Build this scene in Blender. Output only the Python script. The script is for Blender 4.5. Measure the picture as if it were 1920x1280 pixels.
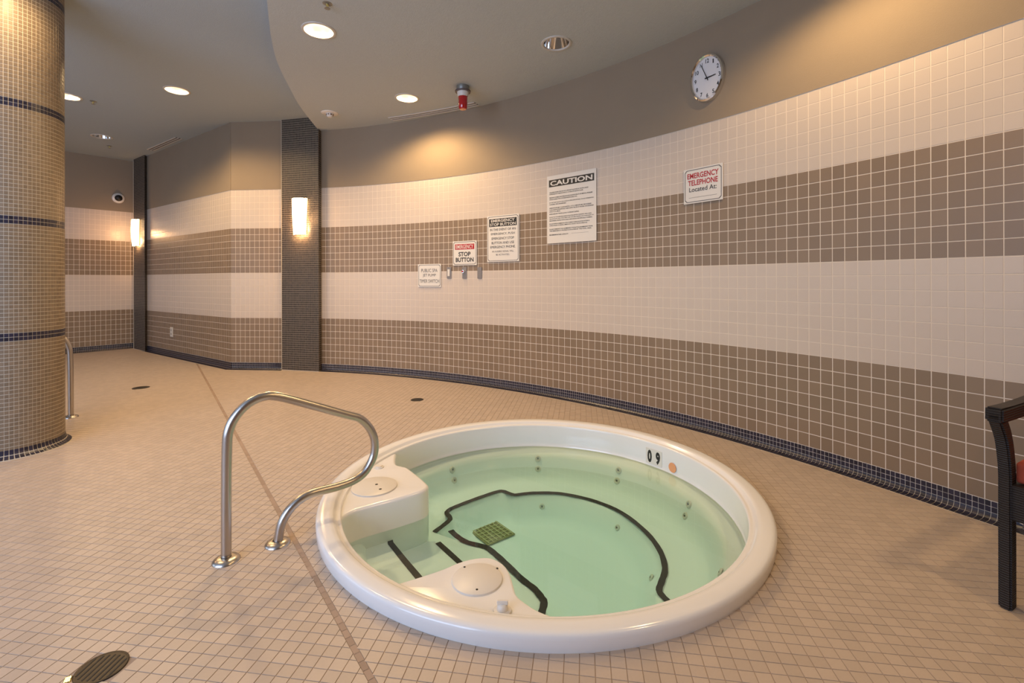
import bpy, bmesh, math, random
import numpy as np
from mathutils import Vector, Matrix
R = math.radians
random.seed(4); rng = np.random.default_rng(4)
for o in list(bpy.data.objects): bpy.data.objects.remove(o)
S = bpy.context.scene; COL = S.collection

# ------------------------------------------------------------------ camera, light, exposure
EYE = 1.385
cam = bpy.data.cameras.new('camera'); cam.sensor_width = 36; cam.lens = 16.5
cam.shift_y = -113.5/1920; cam.clip_start = .05
co = bpy.data.objects.new('camera', cam); COL.objects.link(co)
co.matrix_world = Matrix.Translation((0, 0, EYE)) @ Matrix.Rotation(R(90), 4, 'X') @ Matrix.Rotation(-.0022, 4, 'Z')
S.camera = co
S.view_settings.view_transform = 'Standard'; S.view_settings.look = 'None'
S.view_settings.gamma = 1; S.view_settings.use_curve_mapping = False
S.view_settings.exposure = -0.16
w = bpy.data.worlds.new('world'); S.world = w; w.use_nodes = True
w.node_tree.nodes['Background'].inputs[0].default_value = (.62, .78, 1, 1)
w.node_tree.nodes['Background'].inputs[1].default_value = 1.0

def area(name, loc, rot, sx, sy, power, col):
    l = bpy.data.lights.new(name, 'AREA'); l.shape = 'RECTANGLE'; l.size = sx; l.size_y = sy
    l.energy = power; l.color = col
    o = bpy.data.objects.new(name, l); COL.objects.link(o); o.location = loc; o.rotation_euler = rot
    return o
WARM = (1.0, .67, .32)
area('window_daylight', (-4.6, -1.59, 2.05), (R(90), 0, 0), 5.2, 2.9, 370, (.57, .71, 1.0))
area('window_daylight', (-9.48, 1.0, 2.05), (R(90), 0, R(-90)), 3.6, 2.9, 70, (.58, .75, 1.0))
SPOT = 175
def spot(x, y, z, power, size=R(152), blend=.5, col=WARM, tilt=(0, 0)):
    l = bpy.data.lights.new('downlight_beam', 'SPOT'); l.energy = power; l.color = col
    l.spot_size = size; l.spot_blend = blend; l.shadow_soft_size = .09
    o = bpy.data.objects.new('downlight_beam', l); COL.objects.link(o); o.location = (x, y, z)
    o.rotation_euler = (tilt[0], tilt[1], 0)

# ------------------------------------------------------------------ materials
MATS = {}
def mat(name, col, rough=.5, metal=0, bump=0, bscale=60, var=0, noise=0, nscale=8, emit=None, estr=0, spec=.5, coat=0, alpha=None):
    if name in MATS: return MATS[name]
    m = bpy.data.materials.new(name); m.use_nodes = True; MATS[name] = m
    nt = m.node_tree; N = nt.nodes; L = nt.links; b = N['Principled BSDF']
    b.inputs['Base Color'].default_value = (*col, 1); b.inputs['Roughness'].default_value = rough
    b.inputs['Metallic'].default_value = metal; b.inputs['Specular IOR Level'].default_value = spec
    b.inputs['Coat Weight'].default_value = coat; b.inputs['Coat Roughness'].default_value = .08
    m.diffuse_color = (*col, 1)
    tc = N.new('ShaderNodeTexCoord')
    if var or noise:
        v = N.new('ShaderNodeMath'); v.operation = 'MULTIPLY_ADD'; v.inputs[1].default_value = 0; v.inputs[2].default_value = 1
        if var:
            g = N.new('ShaderNodeNewGeometry'); oi = N.new('ShaderNodeObjectInfo')
            a = N.new('ShaderNodeMath'); a.operation = 'ADD'
            L.new(g.outputs['Random Per Island'], a.inputs[0]); L.new(oi.outputs['Random'], a.inputs[1])
            f = N.new('ShaderNodeMath'); f.operation = 'FRACT'; L.new(a.outputs[0], f.inputs[0])
            L.new(f.outputs[0], v.inputs[0]); v.inputs[1].default_value = 2*var; v.inputs[2].default_value = 1-var
        last = v.outputs[0]
        if noise:
            n = N.new('ShaderNodeTexNoise'); n.inputs['Scale'].default_value = nscale; n.inputs['Detail'].default_value = 4
            L.new(tc.outputs['Object'], n.inputs['Vector'])
            k = N.new('ShaderNodeMath'); k.operation = 'MULTIPLY_ADD'; k.inputs[1].default_value = 2*noise; k.inputs[2].default_value = 1-noise
            L.new(n.outputs['Fac'], k.inputs[0])
            p = N.new('ShaderNodeMath'); p.operation = 'MULTIPLY'; L.new(last, p.inputs[0]); L.new(k.outputs[0], p.inputs[1]); last = p.outputs[0]
        vm = N.new('ShaderNodeVectorMath'); vm.operation = 'SCALE'; vm.inputs[0].default_value = col
        L.new(last, vm.inputs['Scale']); L.new(vm.outputs[0], b.inputs['Base Color'])
    if bump:
        n = N.new('ShaderNodeTexNoise'); n.inputs['Scale'].default_value = bscale; n.inputs['Detail'].default_value = 5
        L.new(tc.outputs['Object'], n.inputs['Vector'])
        bp = N.new('ShaderNodeBump'); bp.inputs['Strength'].default_value = bump; bp.inputs['Distance'].default_value = .01
        L.new(n.outputs['Fac'], bp.inputs['Height']); L.new(bp.outputs[0], b.inputs['Normal'])
    if emit: b.inputs['Emission Color'].default_value = (*emit, 1); b.inputs['Emission Strength'].default_value = estr
    if alpha is not None: b.inputs['Alpha'].default_value = alpha
    return m
TILE_BROWN = mat('taupe_tile', (.25, .178, .116), .33, var=.07, bump=.10, bscale=18)
TILE_WHITE = mat('cream_tile', (.60, .51, .43), .30, var=.012, bump=.04, bscale=18)
GROUT_WALL = mat('cream_grout', (.76, .66, .55), .8)
PAINT = mat('taupe_paint', (.285, .222, .155), .85, noise=.05, nscale=3, bump=.12, bscale=160)
SOFF = mat('plaster_lit_tone', (.455, .49, .49), .9, noise=.05, nscale=40, bump=.25, bscale=110)  # soffit: same plaster as the ceiling above, its brighter lighting painted in
CEIL = mat('plaster_shaded_tone', (.37, .43, .465), .9, noise=.05, nscale=40, bump=.25, bscale=110)  # upper ceiling: one plaster with the soffit, dimmer bluish light painted into its colour
FTILE = mat('floor_tile', (.49, .395, .32), .42, var=.06, noise=.05, nscale=90)
FGROUT = mat('floor_grout', (.36, .275, .215), .85, noise=.45, nscale=1.6)
FJOINT = mat('joint_sealant', (.35, .25, .19), .6, var=.12)
NAVY = mat('navy_mosaic', (.020, .018, .036), .30, var=.35)
DARKM = mat('charcoal_mosaic', (.05, .038, .028), .45, var=.35)
TAN = mat('tan_mosaic', (.20, .15, .10), .38, var=.12)
CGROUT = mat('mosaic_grout', (.52, .46, .37), .8)
DGROUT = mat('warm_grout', (.50, .42, .32), .8)
ACRYL = mat('white_acrylic', (.82, .81, .80), .18, coat=.3)
WET = mat('submerged_acrylic', (.90, .92, .93), .45, spec=.08)
TAPE = mat('black_grip_tape', (.012, .011, .011), .8)
STEEL = mat('brushed_steel', (.50, .46, .42), .30, metal=1, bump=.03, bscale=400)
CHROME = mat('chrome', (.78, .78, .78), .07, metal=1)
PLASTIC = mat('white_plastic', (.72, .68, .62), .35)
SIGNW = mat('sign_white', (.74, .70, .64), .4)
BLACK = mat('black_print', (.015, .013, .012), .5)
RED = mat('red_print', (.45, .02, .03), .45)
GREYP = mat('grey_print', (.12, .11, .11), .5)
WICK = mat('dark_wicker', (.016, .011, .010), .55)
CUSH = mat('rust_cushion', (.42, .07, .03), .85, noise=.12, nscale=60, bump=.2, bscale=300)
GREYM = mat('grey_metal', (.26, .26, .24), .4, metal=.6)
REDL = mat('red_lens', (.42, .0, .005), .12, coat=1)
DRAIN = mat('dark_drain', (.05, .042, .036), .4, metal=.7, noise=.3, nscale=60)
BRASS = mat('brass', (.9, .75, .3), .2, metal=1)
OLIVE = mat('olive_grate', (.30, .27, .12), .5)
HOLE = mat('dark_hole', (.02, .018, .015), .7)
ORANGE = mat('orange_sticker', (.80, .36, .17), .5)
LAMP = mat('lit_lamp', (1, 1, 1), .5, emit=(1, .80, .55), estr=14)
SHADE = mat('lit_glass_shade', (1, .95, .85), .4, emit=(1, .66, .34), estr=6)
WFRAME = mat('window_frame', (.5, .48, .45), .5)
# wicker weave relief
def weave(m):
    nt = m.node_tree; N = nt.nodes; L = nt.links; b = N['Principled BSDF']
    tc = N.new('ShaderNodeTexCoord'); mp = N.new('ShaderNodeMapping'); mp.inputs['Scale'].default_value = (95, 95, 95)
    L.new(tc.outputs['Object'], mp.inputs[0])
    ck = N.new('ShaderNodeTexChecker'); ck.inputs['Scale'].default_value = 1; L.new(mp.outputs[0], ck.inputs['Vector'])
    wv = N.new('ShaderNodeTexWave'); wv.bands_direction = 'Z'; wv.inputs['Scale'].default_value = 32; L.new(tc.outputs['Object'], wv.inputs['Vector'])
    ad = N.new('ShaderNodeMath'); ad.operation = 'ADD'; L.new(ck.outputs['Fac'], ad.inputs[0]); L.new(wv.outputs['Fac'], ad.inputs[1])
    bp = N.new('ShaderNodeBump'); bp.inputs['Strength'].default_value = .8; bp.inputs['Distance'].default_value = .004
    L.new(ad.outputs[0], bp.inputs['Height']); L.new(bp.outputs[0], b.inputs['Normal'])
weave(WICK)
# water: fresnel reflection over a clear, faintly green absorbing body
WATER = bpy.data.materials.new('clear_water'); WATER.use_nodes = True
nt = WATER.node_tree; nt.nodes.remove(nt.nodes['Principled BSDF']); N = nt.nodes; L = nt.links; out = N['Material Output']
tr = N.new('ShaderNodeBsdfTransparent'); gl = N.new('ShaderNodeBsdfGlossy'); gl.inputs['Roughness'].default_value = .02
tr.inputs[0].default_value = (.88, .98, .975, 1)
fr = N.new('ShaderNodeFresnel'); fr.inputs['IOR'].default_value = 1.33; mx = N.new('ShaderNodeMixShader')
nz = N.new('ShaderNodeTexNoise'); nz.inputs['Scale'].default_value = 3.5; bp = N.new('ShaderNodeBump'); bp.inputs['Strength'].default_value = .02
tc = N.new('ShaderNodeTexCoord'); L.new(tc.outputs['Object'], nz.inputs['Vector']); L.new(nz.outputs['Fac'], bp.inputs['Height'])
L.new(bp.outputs[0], gl.inputs['Normal']); L.new(fr.outputs[0], mx.inputs[0]); L.new(tr.outputs[0], mx.inputs[1]); L.new(gl.outputs[0], mx.inputs[2])
L.new(mx.outputs[0], out.inputs['Surface'])
ab = N.new('ShaderNodeVolumeAbsorption'); ab.inputs['Color'].default_value = (.42, .955, 1, 1); ab.inputs['Density'].default_value = .55
L.new(ab.outputs[0], out.inputs['Volume'])

# ------------------------------------------------------------------ helpers
def tag(o, label=None, cat=None, group=None, kind=None):
    if label: o['label'] = label
    if cat: o['category'] = cat
    if group: o['group'] = group
    if kind: o['kind'] = kind
    return o
def link(name, me, m, parent=None, smooth=False):
    if m is not None and len(me.materials) == 0: me.materials.append(m)
    if smooth: me.shade_smooth()
    o = bpy.data.objects.new(name, me); COL.objects.link(o)
    if parent: o.parent = parent
    return o
def pyd(name, v, f, m, parent=None, smooth=False):
    me = bpy.data.meshes.new(name); me.from_pydata([tuple(p) for p in v], [], f); me.update()
    return link(name, me, m, parent, smooth)
def from_bm(name, bm, m, parent=None, smooth=False):
    bmesh.ops.recalc_face_normals(bm, faces=bm.faces[:])
    me = bpy.data.meshes.new(name); bm.to_mesh(me); bm.free(); return link(name, me, m, parent, smooth)
def empty(name, loc, rz=0):
    o = bpy.data.objects.new(name, None); COL.objects.link(o); o.location = loc; o.rotation_euler = (0, 0, rz); o.empty_display_size = .1
    return o
def box_bm(bm, c, s, rz=0, bev=0, M=None):
    g = bmesh.ops.create_cube(bm, size=1)
    mm = (M or Matrix.Identity(4)) @ Matrix.Translation(c) @ Matrix.Rotation(rz, 4, 'Z') @ Matrix.Diagonal((*s, 1))
    bmesh.ops.transform(bm, matrix=mm, verts=g['verts'])
    if bev: bmesh.ops.bevel(bm, geom=list({e for v in g['verts'] for e in v.link_edges}), offset=bev, segments=2, affect='EDGES', profile=.5)
def box(name, c, s, m, parent=None, rz=0, bev=0, M=None):
    bm = bmesh.new(); box_bm(bm, c, s, rz, bev, M); return from_bm(name, bm, m, parent)
def lathe(prof, n=48, M=None, sx=1, sy=1):
    v = []; f = []; k = len(prof)
    for i in range(n):
        a = 2*math.pi*i/n
        for r, z in prof:
            p = Vector((r*math.cos(a)*sx, r*math.sin(a)*sy, z)); v.append(M @ p if M else p)
    for i in range(n):
        for j in range(k-1):
            a, b = i*k+j, ((i+1) % n)*k+j; f.append((a, b, b+1, a+1))
    return v, f
def lat(name, prof, m, parent=None, n=48, M=None, sx=1, sy=1, smooth=True):
    v, f = lathe(prof, n, M, sx, sy); bm = bmesh.new(); bv = [bm.verts.new(p) for p in v]
    for q in f:
        try: bm.faces.new([bv[i] for i in q])
        except ValueError: pass
    bmesh.ops.remove_doubles(bm, verts=bm.verts[:], dist=1e-5)
    o = from_bm(name, bm, m, parent, smooth)
    if smooth:
        md = o.modifiers.new('edge', 'EDGE_SPLIT'); md.split_angle = R(40)
    return o
def catmull(P, k=6, closed=False):
    P = [Vector(p) for p in P]; n = len(P); out = []
    for i in range(n if closed else n-1):
        g = lambda j: P[j % n] if closed else P[min(max(j, 0), n-1)]
        a, b, c, d = g(i-1), g(i), g(i+1), g(i+2)
        for t in range(k):
            t /= k; out.append(.5*((2*b)+(c-a)*t+(2*a-5*b+4*c-d)*t*t+(3*b-a-3*c+d)*t**3))
    if not closed: out.append(P[-1])
    return out
def tube(name, P, r, m, parent=None, n=16, cap=True):
    P = [Vector(p) for p in P]; v = []; f = []; prev = None
    for i, p in enumerate(P):
        t = (P[min(i+1, len(P)-1)]-P[max(i-1, 0)]).normalized()
        a = prev if prev else (Vector((1, 0, 0)) if abs(t.x) < .8 else Vector((0, 1, 0)))
        a = (a-t*a.dot(t)).normalized(); prev = a; b = t.cross(a)
        for k in range(n):
            q = 2*math.pi*k/n; v.append(p+a*r*math.cos(q)+b*r*math.sin(q))
    for i in range(len(P)-1):
        for k in range(n):
            f.append((i*n+k, i*n+(k+1) % n, (i+1)*n+(k+1) % n, (i+1)*n+k))
    if cap: f.append(tuple(range(n))[::-1]); f.append(tuple((len(P)-1)*n+k for k in range(n)))
    return pyd(name, v, f, m, parent, True)
def fill(name, loops, z, m, parent=None, flip=False):
    bm = bmesh.new(); ed = []
    for lp in loops:
        vs = [bm.verts.new((x, y, z)) for x, y in lp]
        ed += [bm.edges.new((vs[i], vs[(i+1) % len(vs)])) for i in range(len(vs))]
    bmesh.ops.triangle_fill(bm, use_beauty=True, edges=ed)
    for fc in bm.faces:
        if (fc.normal.z < 0) != flip: fc.normal_flip()
    me = bpy.data.meshes.new(name); bm.to_mesh(me); bm.free(); return link(name, me, m, parent)
def circ(x, y, r, n=32): return [(x+r*math.cos(2*math.pi*i/n), y+r*math.sin(2*math.pi*i/n)) for i in range(n)]
def text_mesh(name, s, w, h, m, parent, M, extrude=.0006, bold=0.0, cx=True):
    """lettering stretched to w x h, centred on M's origin, in M's xz plane facing -y"""
    c = bpy.data.curves.new(name, 'FONT'); c.body = s; c.align_x = 'CENTER'; c.align_y = 'CENTER'; c.size = 1; c.offset = bold
    c.resolution_u = 3
    t = bpy.data.objects.new(name, c); COL.objects.link(t)
    dg = bpy.context.evaluated_depsgraph_get(); me = bpy.data.meshes.new_from_object(t.evaluated_get(dg))
    bpy.data.objects.remove(t); bpy.data.curves.remove(c)
    a = np.zeros(len(me.vertices)*3); me.vertices.foreach_get('co', a); a = a.reshape(-1, 3)
    lo, hi = a.min(0), a.max(0); a = (a-(lo+hi)/2)/np.maximum(hi-lo, 1e-6)
    co = np.c_[a[:, 0]*w, np.full(len(a), -extrude), a[:, 1]*h, np.ones(len(a))] @ np.array(M).T
    me.vertices.foreach_set('co', co[:, :3].astype(np.float32).ravel()); me.update()
    me.materials.clear(); return link(name, me, m, parent)

def proj(p):
    return 960+880*p[0]/max(p[1], .01), 526.5+880*(EYE-p[2])/max(p[1], .01)
def inframe(p): 
    if p[1] < .3: return False
    x, y = proj(p); return -20 < x < 1940 and -20 < y < 1300
TPL = {}
def tile_tpl(key, w, h, t, ins, m):
    """chamfered tile: x along the wall, y out of it (towards -y is out), z up; back at y=0"""
    v = [(-w/2, 0, -h/2), (w/2, 0, -h/2), (w/2, 0, h/2), (-w/2, 0, h/2)]
    a, b = w/2-ins, h/2-ins
    v += [(-a, -t, -b), (a, -t, -b), (a, -t, b), (-a, -t, b)]
    f = [(4, 5, 6, 7), (0, 1, 5, 4), (1, 2, 6, 5), (2, 3, 7, 6), (3, 0, 4, 7)]
    TPL[key] = (np.array(v), f, m)
def place(items, parent, name, stuff, near=0):
    """items: (template key, 4x4 matrix, centre). The nearest ones in view become objects, the rest one joined part."""
    idx = set()
    if near:
        order = sorted((i for i, it in enumerate(items) if inframe(it[2])), key=lambda i: (items[i][2][0]**2+items[i][2][1]**2+(items[i][2][2]-EYE)**2))
        idx = set(order[:near])
    meshes = {}; groups = {}
    for i, (k, M, c) in enumerate(items):
        if i in idx:
            if k not in meshes:
                v, f, m = TPL[k]; me = bpy.data.meshes.new(name); me.from_pydata([tuple(p) for p in v], [], f); me.materials.append(m); meshes[k] = me
            o = bpy.data.objects.new(name, meshes[k]); COL.objects.link(o); o.parent = parent; o.matrix_world = Matrix(M)
        else: groups.setdefault(k, []).append(M)
    mats = []; V = []; F = []; MI = []; off = 0
    for k, Ms in groups.items():
        v, f, m = TPL[k]; A = np.array(Ms); vh = np.c_[v, np.ones(len(v))]
        P = np.einsum('nij,kj->nki', A, vh)[:, :, :3]
        if m not in mats: mats.append(m)
        fa = np.array(f); V.append(P.reshape(-1, 3))
        F.append((fa[None]+(np.arange(len(Ms))*len(v)+off)[:, None, None]).reshape(-1, 4)); MI.append(np.full(len(Ms)*len(f), mats.index(m)))
        off += len(Ms)*len(v)
    if V:
        V = np.concatenate(V); F = np.concatenate(F); MI = np.concatenate(MI)
        me = bpy.data.meshes.new(stuff); me.vertices.add(len(V)); me.vertices.foreach_set('co', V.astype(np.float32).ravel())
        me.loops.add(F.size); me.loops.foreach_set('vertex_index', F.ravel().astype(np.int32))
        me.polygons.add(len(F)); me.polygons.foreach_set('loop_start', np.arange(0, F.size, 4, dtype=np.int32))
        me.polygons.foreach_set('material_index', MI.astype(np.int32)); me.update(calc_edges=True); me.shade_flat()
        for m in mats: me.materials.append(m)
        o = link(stuff, me, None, parent); tag(o, kind='stuff')
def frame(p, t, n, z=0):
    """matrix: local x = tangent, local -y = out of the wall, z up"""
    return np.array([[t[0], -n[0], 0, p[0]], [t[1], -n[1], 0, p[1]], [0, 0, 1, z], [0, 0, 0, 1.]])

class Wall:
    def __init__(s, pts):
        s.p = np.array(pts, float); d = np.hypot(*np.diff(s.p, axis=0).T); s.s = np.r_[0, np.cumsum(d)]; s.L = s.s[-1]
    def at(s, a):
        x = np.interp(a, s.s, s.p[:, 0]); y = np.interp(a, s.s, s.p[:, 1])
        e = .02; x1, y1 = [np.interp(min(a+e, s.L), s.s, s.p[:, k]) for k in (0, 1)]; x0, y0 = [np.interp(max(a-e, 0), s.s, s.p[:, k]) for k in (0, 1)]
        t = np.array([x1-x0, y1-y0]); t /= np.hypot(*t); return np.array([x, y]), t, np.array([t[1], -t[0]])
    def hit(s, px):
        """arc length seen at bearing px"""
        u = (px-960)/880; f = s.p[:, 0]-u*s.p[:, 1]; k = np.where(np.diff(np.sign(f)) != 0)[0][0]
        return s.s[k]+(s.s[k+1]-s.s[k])*f[k]/(f[k]-f[k+1])

# ------------------------------------------------------------------ plan of the room
ZC, ZS = 3.90, 3.715                       # upper ceiling, dropped ceiling over the spa
PIT = .1008; Z0 = .108                     # wall tile pitch, top of the cove
g0 = [19.19992099, 12.03511155, 4.24867906, -1.12820498, -0.45688695]
cur = []
for X in range(603, 1930, 17):
    u = (X-1260)/660; g = sum(c*u**i for i, c in enumerate(g0)); Zz = 88/g; cur.append(((X-960)/880*Zz, Zz))
cur = [(cur[0][0]-.10, cur[0][1]+.02)]+cur
cur += [(2.96, 2.25), (3.07, 1.8), (3.16, 1.2), (3.2, .4), (3.2, -.6), (3.12, -1.62)]
cur = [(p.x, p.y) for p in catmull([(x, y, 0) for x, y in cur], 4)]
W_right = Wall(cur)
PL = [(-3.59, 7.32), (-2.955, 7.17)]
W_back = Wall([(-4.45, 7.43), (-3.60, 7.36)])
W_mid = Wall([(-7.367, 9.45), (-4.45, 7.43)])
W_far = Wall([(-9.5, 7.99), (-7.90, 9.86)])
outline = [(-9.5, -1.62), (-9.5, 7.99), (-7.90, 9.86), (-7.85, 9.9), (-7.34, 9.56), (-7.367, 9.45), (-4.45, 7.43), (-3.60, 7.36)] + cur
def inside(x, y, poly):
    c = False; j = len(poly)-1
    for i in range(len(poly)):
        xi, yi = poly[i]; xj, yj = poly[j]
        if (yi > y) != (yj > y) and x < (xj-xi)*(y-yi)/(yj-yi)+xi: c = not c
        j = i
    return c

# tub numbers
TC = (.181, 3.107); TR = 1.368
DL = [  # downlights: x, y, z, lit
    (-1.79, 4.36, ZS, 1), (-1.33, 5.97, ZS, 1), (.44, 4.61, ZS, 0), (-4.40, 6.17, ZC, 1), (-6.02, 6.36, ZC, 1), (-7.10, 8.13, ZC, 0),
    (1.88, 2.85, ZS, 1), (-.45, 2.6, ZS, 0), (2.5, .6, ZS, 1), (-3.55, 3.25, ZC, 1), (-5.6, 2.6, ZC, 0), (.5, -1.2, ZS, 0)]
SOF = [(-2.99, 7.31), (-2.81, 6.30), (-2.68, 5.72), (-2.51, 5.02), (-2.30, 4.47), (-2.03, 3.90), (-1.62, 3.25), (-1.08, 2.62), (-.45, 2.02), (.15, 1.2), (.5, .2), (.62, -1.2), (.6, -3.0)]
SOF = [(-2.99, 7.31), (-2.83, 6.30), (-2.68, 5.68), (-2.50, 5.02), (-2.29, 4.47), (-2.03, 3.90), (-1.86, 3.55), (-1.70, 3.0), (-1.62, 2.3), (-1.6, 1.4), (-1.6, .2), (-1.6, -1.62)]
sof = [(p.x, p.y) for p in catmull([(x, y, 0) for x, y in SOF], 5)]

# ------------------------------------------------------------------ ceilings
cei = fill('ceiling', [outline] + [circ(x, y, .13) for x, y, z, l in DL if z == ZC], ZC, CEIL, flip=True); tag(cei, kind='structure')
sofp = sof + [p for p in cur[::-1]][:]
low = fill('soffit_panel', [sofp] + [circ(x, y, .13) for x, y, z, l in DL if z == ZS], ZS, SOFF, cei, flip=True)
fv = []; ff = []
for i, (x, y) in enumerate(sof): fv += [(x, y, ZS), (x, y, ZC)]
for i in range(len(sof)-1): ff.append((2*i, 2*i+2, 2*i+3, 2*i+1))
pyd('soffit_edge', fv, ff, SOFF, cei)

# ------------------------------------------------------------------ walls
def strip(name, Wl, z0, z1, m, parent=None, out=0.0, n=None):
    n = n or max(2, int(Wl.L/.08)); v = []; f = []
    for i in range(n+1):
        p, t, nn = Wl.at(Wl.L*i/n); p = p+nn*out+(t*((i == n)-(i == 0))*out*1.6); v += [(*p, z0), (*p, z1)]
    for i in range(n): f.append((2*i, 2*i+2, 2*i+3, 2*i+1))
    return pyd(name, v, f, m, parent)
TW = .0822
for w_, nm in ((.0822, 'r'), (.079, 'l')):
    tile_tpl('tb'+nm, w_-.0052, PIT-.0056, .0015, .0008, TILE_BROWN); tile_tpl('tw'+nm, w_-.0052, PIT-.0056, .0015, .0008, TILE_WHITE)
ZT = Z0+27*PIT
def tiled_wall(name, Wl, w_, nm, phase, near, smax=None):
    wl = strip(name, Wl, 0, ZT+.002, GROUT_WALL); tag(wl, kind='structure')
    strip('painted_plaster', Wl, ZT, ZC, PAINT, wl, out=.006)
    items = []
    k0 = math.ceil((0-phase)/w_)
    s = phase+k0*w_
    while s+w_ < (smax or Wl.L)+.02:
        c = min(s+w_/2, Wl.L-.001); p, t, nn = Wl.at(c)
        for r_ in range(27):
            z = Z0+(r_+.5)*PIT; key = ('tb' if r_ < 7 or 14 <= r_ < 21 else 'tw')+nm
            items.append((key, frame(p, t, nn, z), (p[0], p[1], z)))
        s += w_
    place(items, wl, 'tile', 'tile_field', near)
    return wl
ph = W_right.hit(1882.3) % TW
wr = tiled_wall('wall_right', W_right, TW, 'r', ph, 300, smax=W_right.hit(1919)+2.2)
wb = tiled_wall('wall_back', W_back, .079, 'l', .0, 40)
wm = tiled_wall('wall_middle', W_mid, .079, 'l', .0, 0)
wf = tiled_wall('wall_far', W_far, .079, 'l', .0, 0)
# plain walls behind and left of the camera, with the glazing that lets the daylight in
for nm, (a, b), (s0, s1) in (('wall_left', ((-9.5, -1.62), (-9.5, 7.99)), (.8, 4.4)), ('wall_front', ((3.12, -1.62), (-9.5, -1.62)), (5.1, 10.3))):
    Wl = Wall([a, b]); base = strip(nm, Wl, 0, .6, PAINT, n=2); tag(base, kind='structure')
    strip('upper_wall', Wl, 3.5, ZC, PAINT, base, n=2)
    d = (np.array(b)-np.array(a))/Wl.L
    for q0, q1 in ((0, s0), (s1, Wl.L)):
        p0 = np.array(a)+d*q0; p1 = np.array(a)+d*q1
        pyd('wall_pier', [(*p0, .6), (*p1, .6), (*p1, 3.5), (*p0, 3.5)], [(0, 1, 2, 3)], PAINT, base)
    wn = empty('window_1' if nm == 'wall_left' else 'window_2', (0, 0, 0)); tag(wn, kind='structure')
    ang = math.atan2(d[1], d[0])
    for q in np.linspace(s0, s1, 6):
        p = np.array(a)+d*q; box('mullion', (p[0], p[1], 2.05), (.07, .09, 2.9), WFRAME, wn, ang)
    for z in (.6, 2.6, 3.5):
        p = np.array(a)+d*(s0+s1)/2; box('rail', (p[0], p[1], z), (s1-s0, .09, .07), WFRAME, wn, ang)

# cove base of navy mosaic
MW, MH = TW/3, .0332
prof = []
for r_ in range(2): prof.append([(0, Z0-r_*MH), (0, Z0-(r_+1)*MH)])
ra = Z0-2*MH-.003
arc = lambda a: (ra-ra*math.cos(a)+.0, ra-ra*math.sin(a)+.003)
prof.append([(0, Z0-2*MH), arc(R(20)), arc(R(38)), arc(R(55))][0:4])
prof.append([arc(R(55)), arc(R(72)), arc(R(90)), (ra+.012, .003)])
prof.append([(ra+.012, .003), (ra+.044, .003)])
def mosaic_row_tpl(key, pl, w, m):
    g = .0032; P = [Vector(p) for p in pl]
    P[0] = P[0]+(P[1]-P[0]).normalized()*g/2; P[-1] = P[-1]+(P[-2]-P[-1]).normalized()*g/2
    v = []; f = []; k = len(P)
    for i, p in enumerate(P):
        t = (P[min(i+1, k-1)]-P[max(i-1, 0)]).normalized(); n = Vector((-t.y, t.x))
        if n.x < 0 or (abs(n.x) < 1e-6 and n.y < 0): n = -n
        q = p+n*.0018
        v += [(-w/2+g/2, -q.x, q.y), (w/2-g/2, -q.x, q.y), (-w/2+g/2, -p.x, p.y), (w/2-g/2, -p.x, p.y)]
    for i in range(k-1):
        a = 4*i; b = a+4; f += [(a+1, a, b, b+1), (a, a+2, b+2, b), (a+3, a+1, b+1, b+3)]
    f += [(0, 1, 3, 2), (4*k-3, 4*k-4, 4*k-2, 4*k-1)]
    TPL[key] = (np.array([tuple(q) for q in v]), f, m)
for i, pl in enumerate(prof): mosaic_row_tpl('cv%d' % i, pl, MW, NAVY)
def cove(name, Wl, phase, near, smax=None, s0=0):
    n = max(2, int(Wl.L/.06)); pp = [(0, Z0)] + [q for pl in prof for q in pl[1:]]; pp.append((pp[-1][0]+.004, 0)); k = len(pp); v = []; f = []
    for i in range(n+1):
        p, t, nn = Wl.at(Wl.L*i/n)
        for o_, z in pp: v.append((*(p+nn*o_), z))
    for i in range(n):
        for j in range(k-1): f.append((i*k+j, (i+1)*k+j, (i+1)*k+j+1, i*k+j+1))
    bb = pyd(name, v, f, CGROUT); tag(bb, kind='structure')
    items = []; s = phase % MW
    while s < (smax or Wl.L):
        p, t, nn = Wl.at(s+MW/2)
        for i in range(5):
            items.append(('cv%d' % i, frame(p, t, nn), (p[0]+nn[0]*.03, p[1]+nn[1]*.03, .05)))
        s += MW
    place(items, bb, 'mosaic_tile', 'mosaic_field', near)
cove('baseboard_right', W_right, ph, 300, smax=W_right.hit(1919)+1.5)
cove('baseboard_back', W_back, .03, 0); cove('baseboard_middle', W_mid, 0, 0); cove('baseboard_far', W_far, 0, 0)

# ------------------------------------------------------------------ mosaic clad piers
tile_tpl('pm', .0235, .0300, .0018, .0006, DARKM); tile_tpl('pn', .0235, .0300, .0018, .0006, NAVY)
def pier(name, pts, label):
    """pts: plan polyline of the visible faces, left to right"""
    base = None; items = []
    v = []; f = []
    for x, y in pts: v += [(x, y, 0), (x, y, ZC)]
    for i in range(len(pts)-1): f.append((2*i, 2*i+2, 2*i+3, 2*i+1))
    b = pyd(name, v, f, DGROUT); tag(b, kind='structure')
    for i in range(len(pts)-1):
        Wl = Wall([pts[i], pts[i+1]]); n = max(1, int(round(Wl.L/.0265))); pw = Wl.L/n
        for a in range(n):
            p, t, nn = Wl.at((a+.5)*pw)
            for r_ in range(int(ZC/.0333)):
                z = .012+(r_+.5)*.0333; items.append(('pm', frame(p, t, nn, z), (p[0], p[1], z)))
    place(items, b, 'mosaic_tile', 'mosaic_field', 0)
    # pale corner bead and foot line
    box('corner_bead', (pts[1][0], pts[1][1], ZC/2), (.008, .012, ZC), CGROUT, b)
    return b
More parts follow.
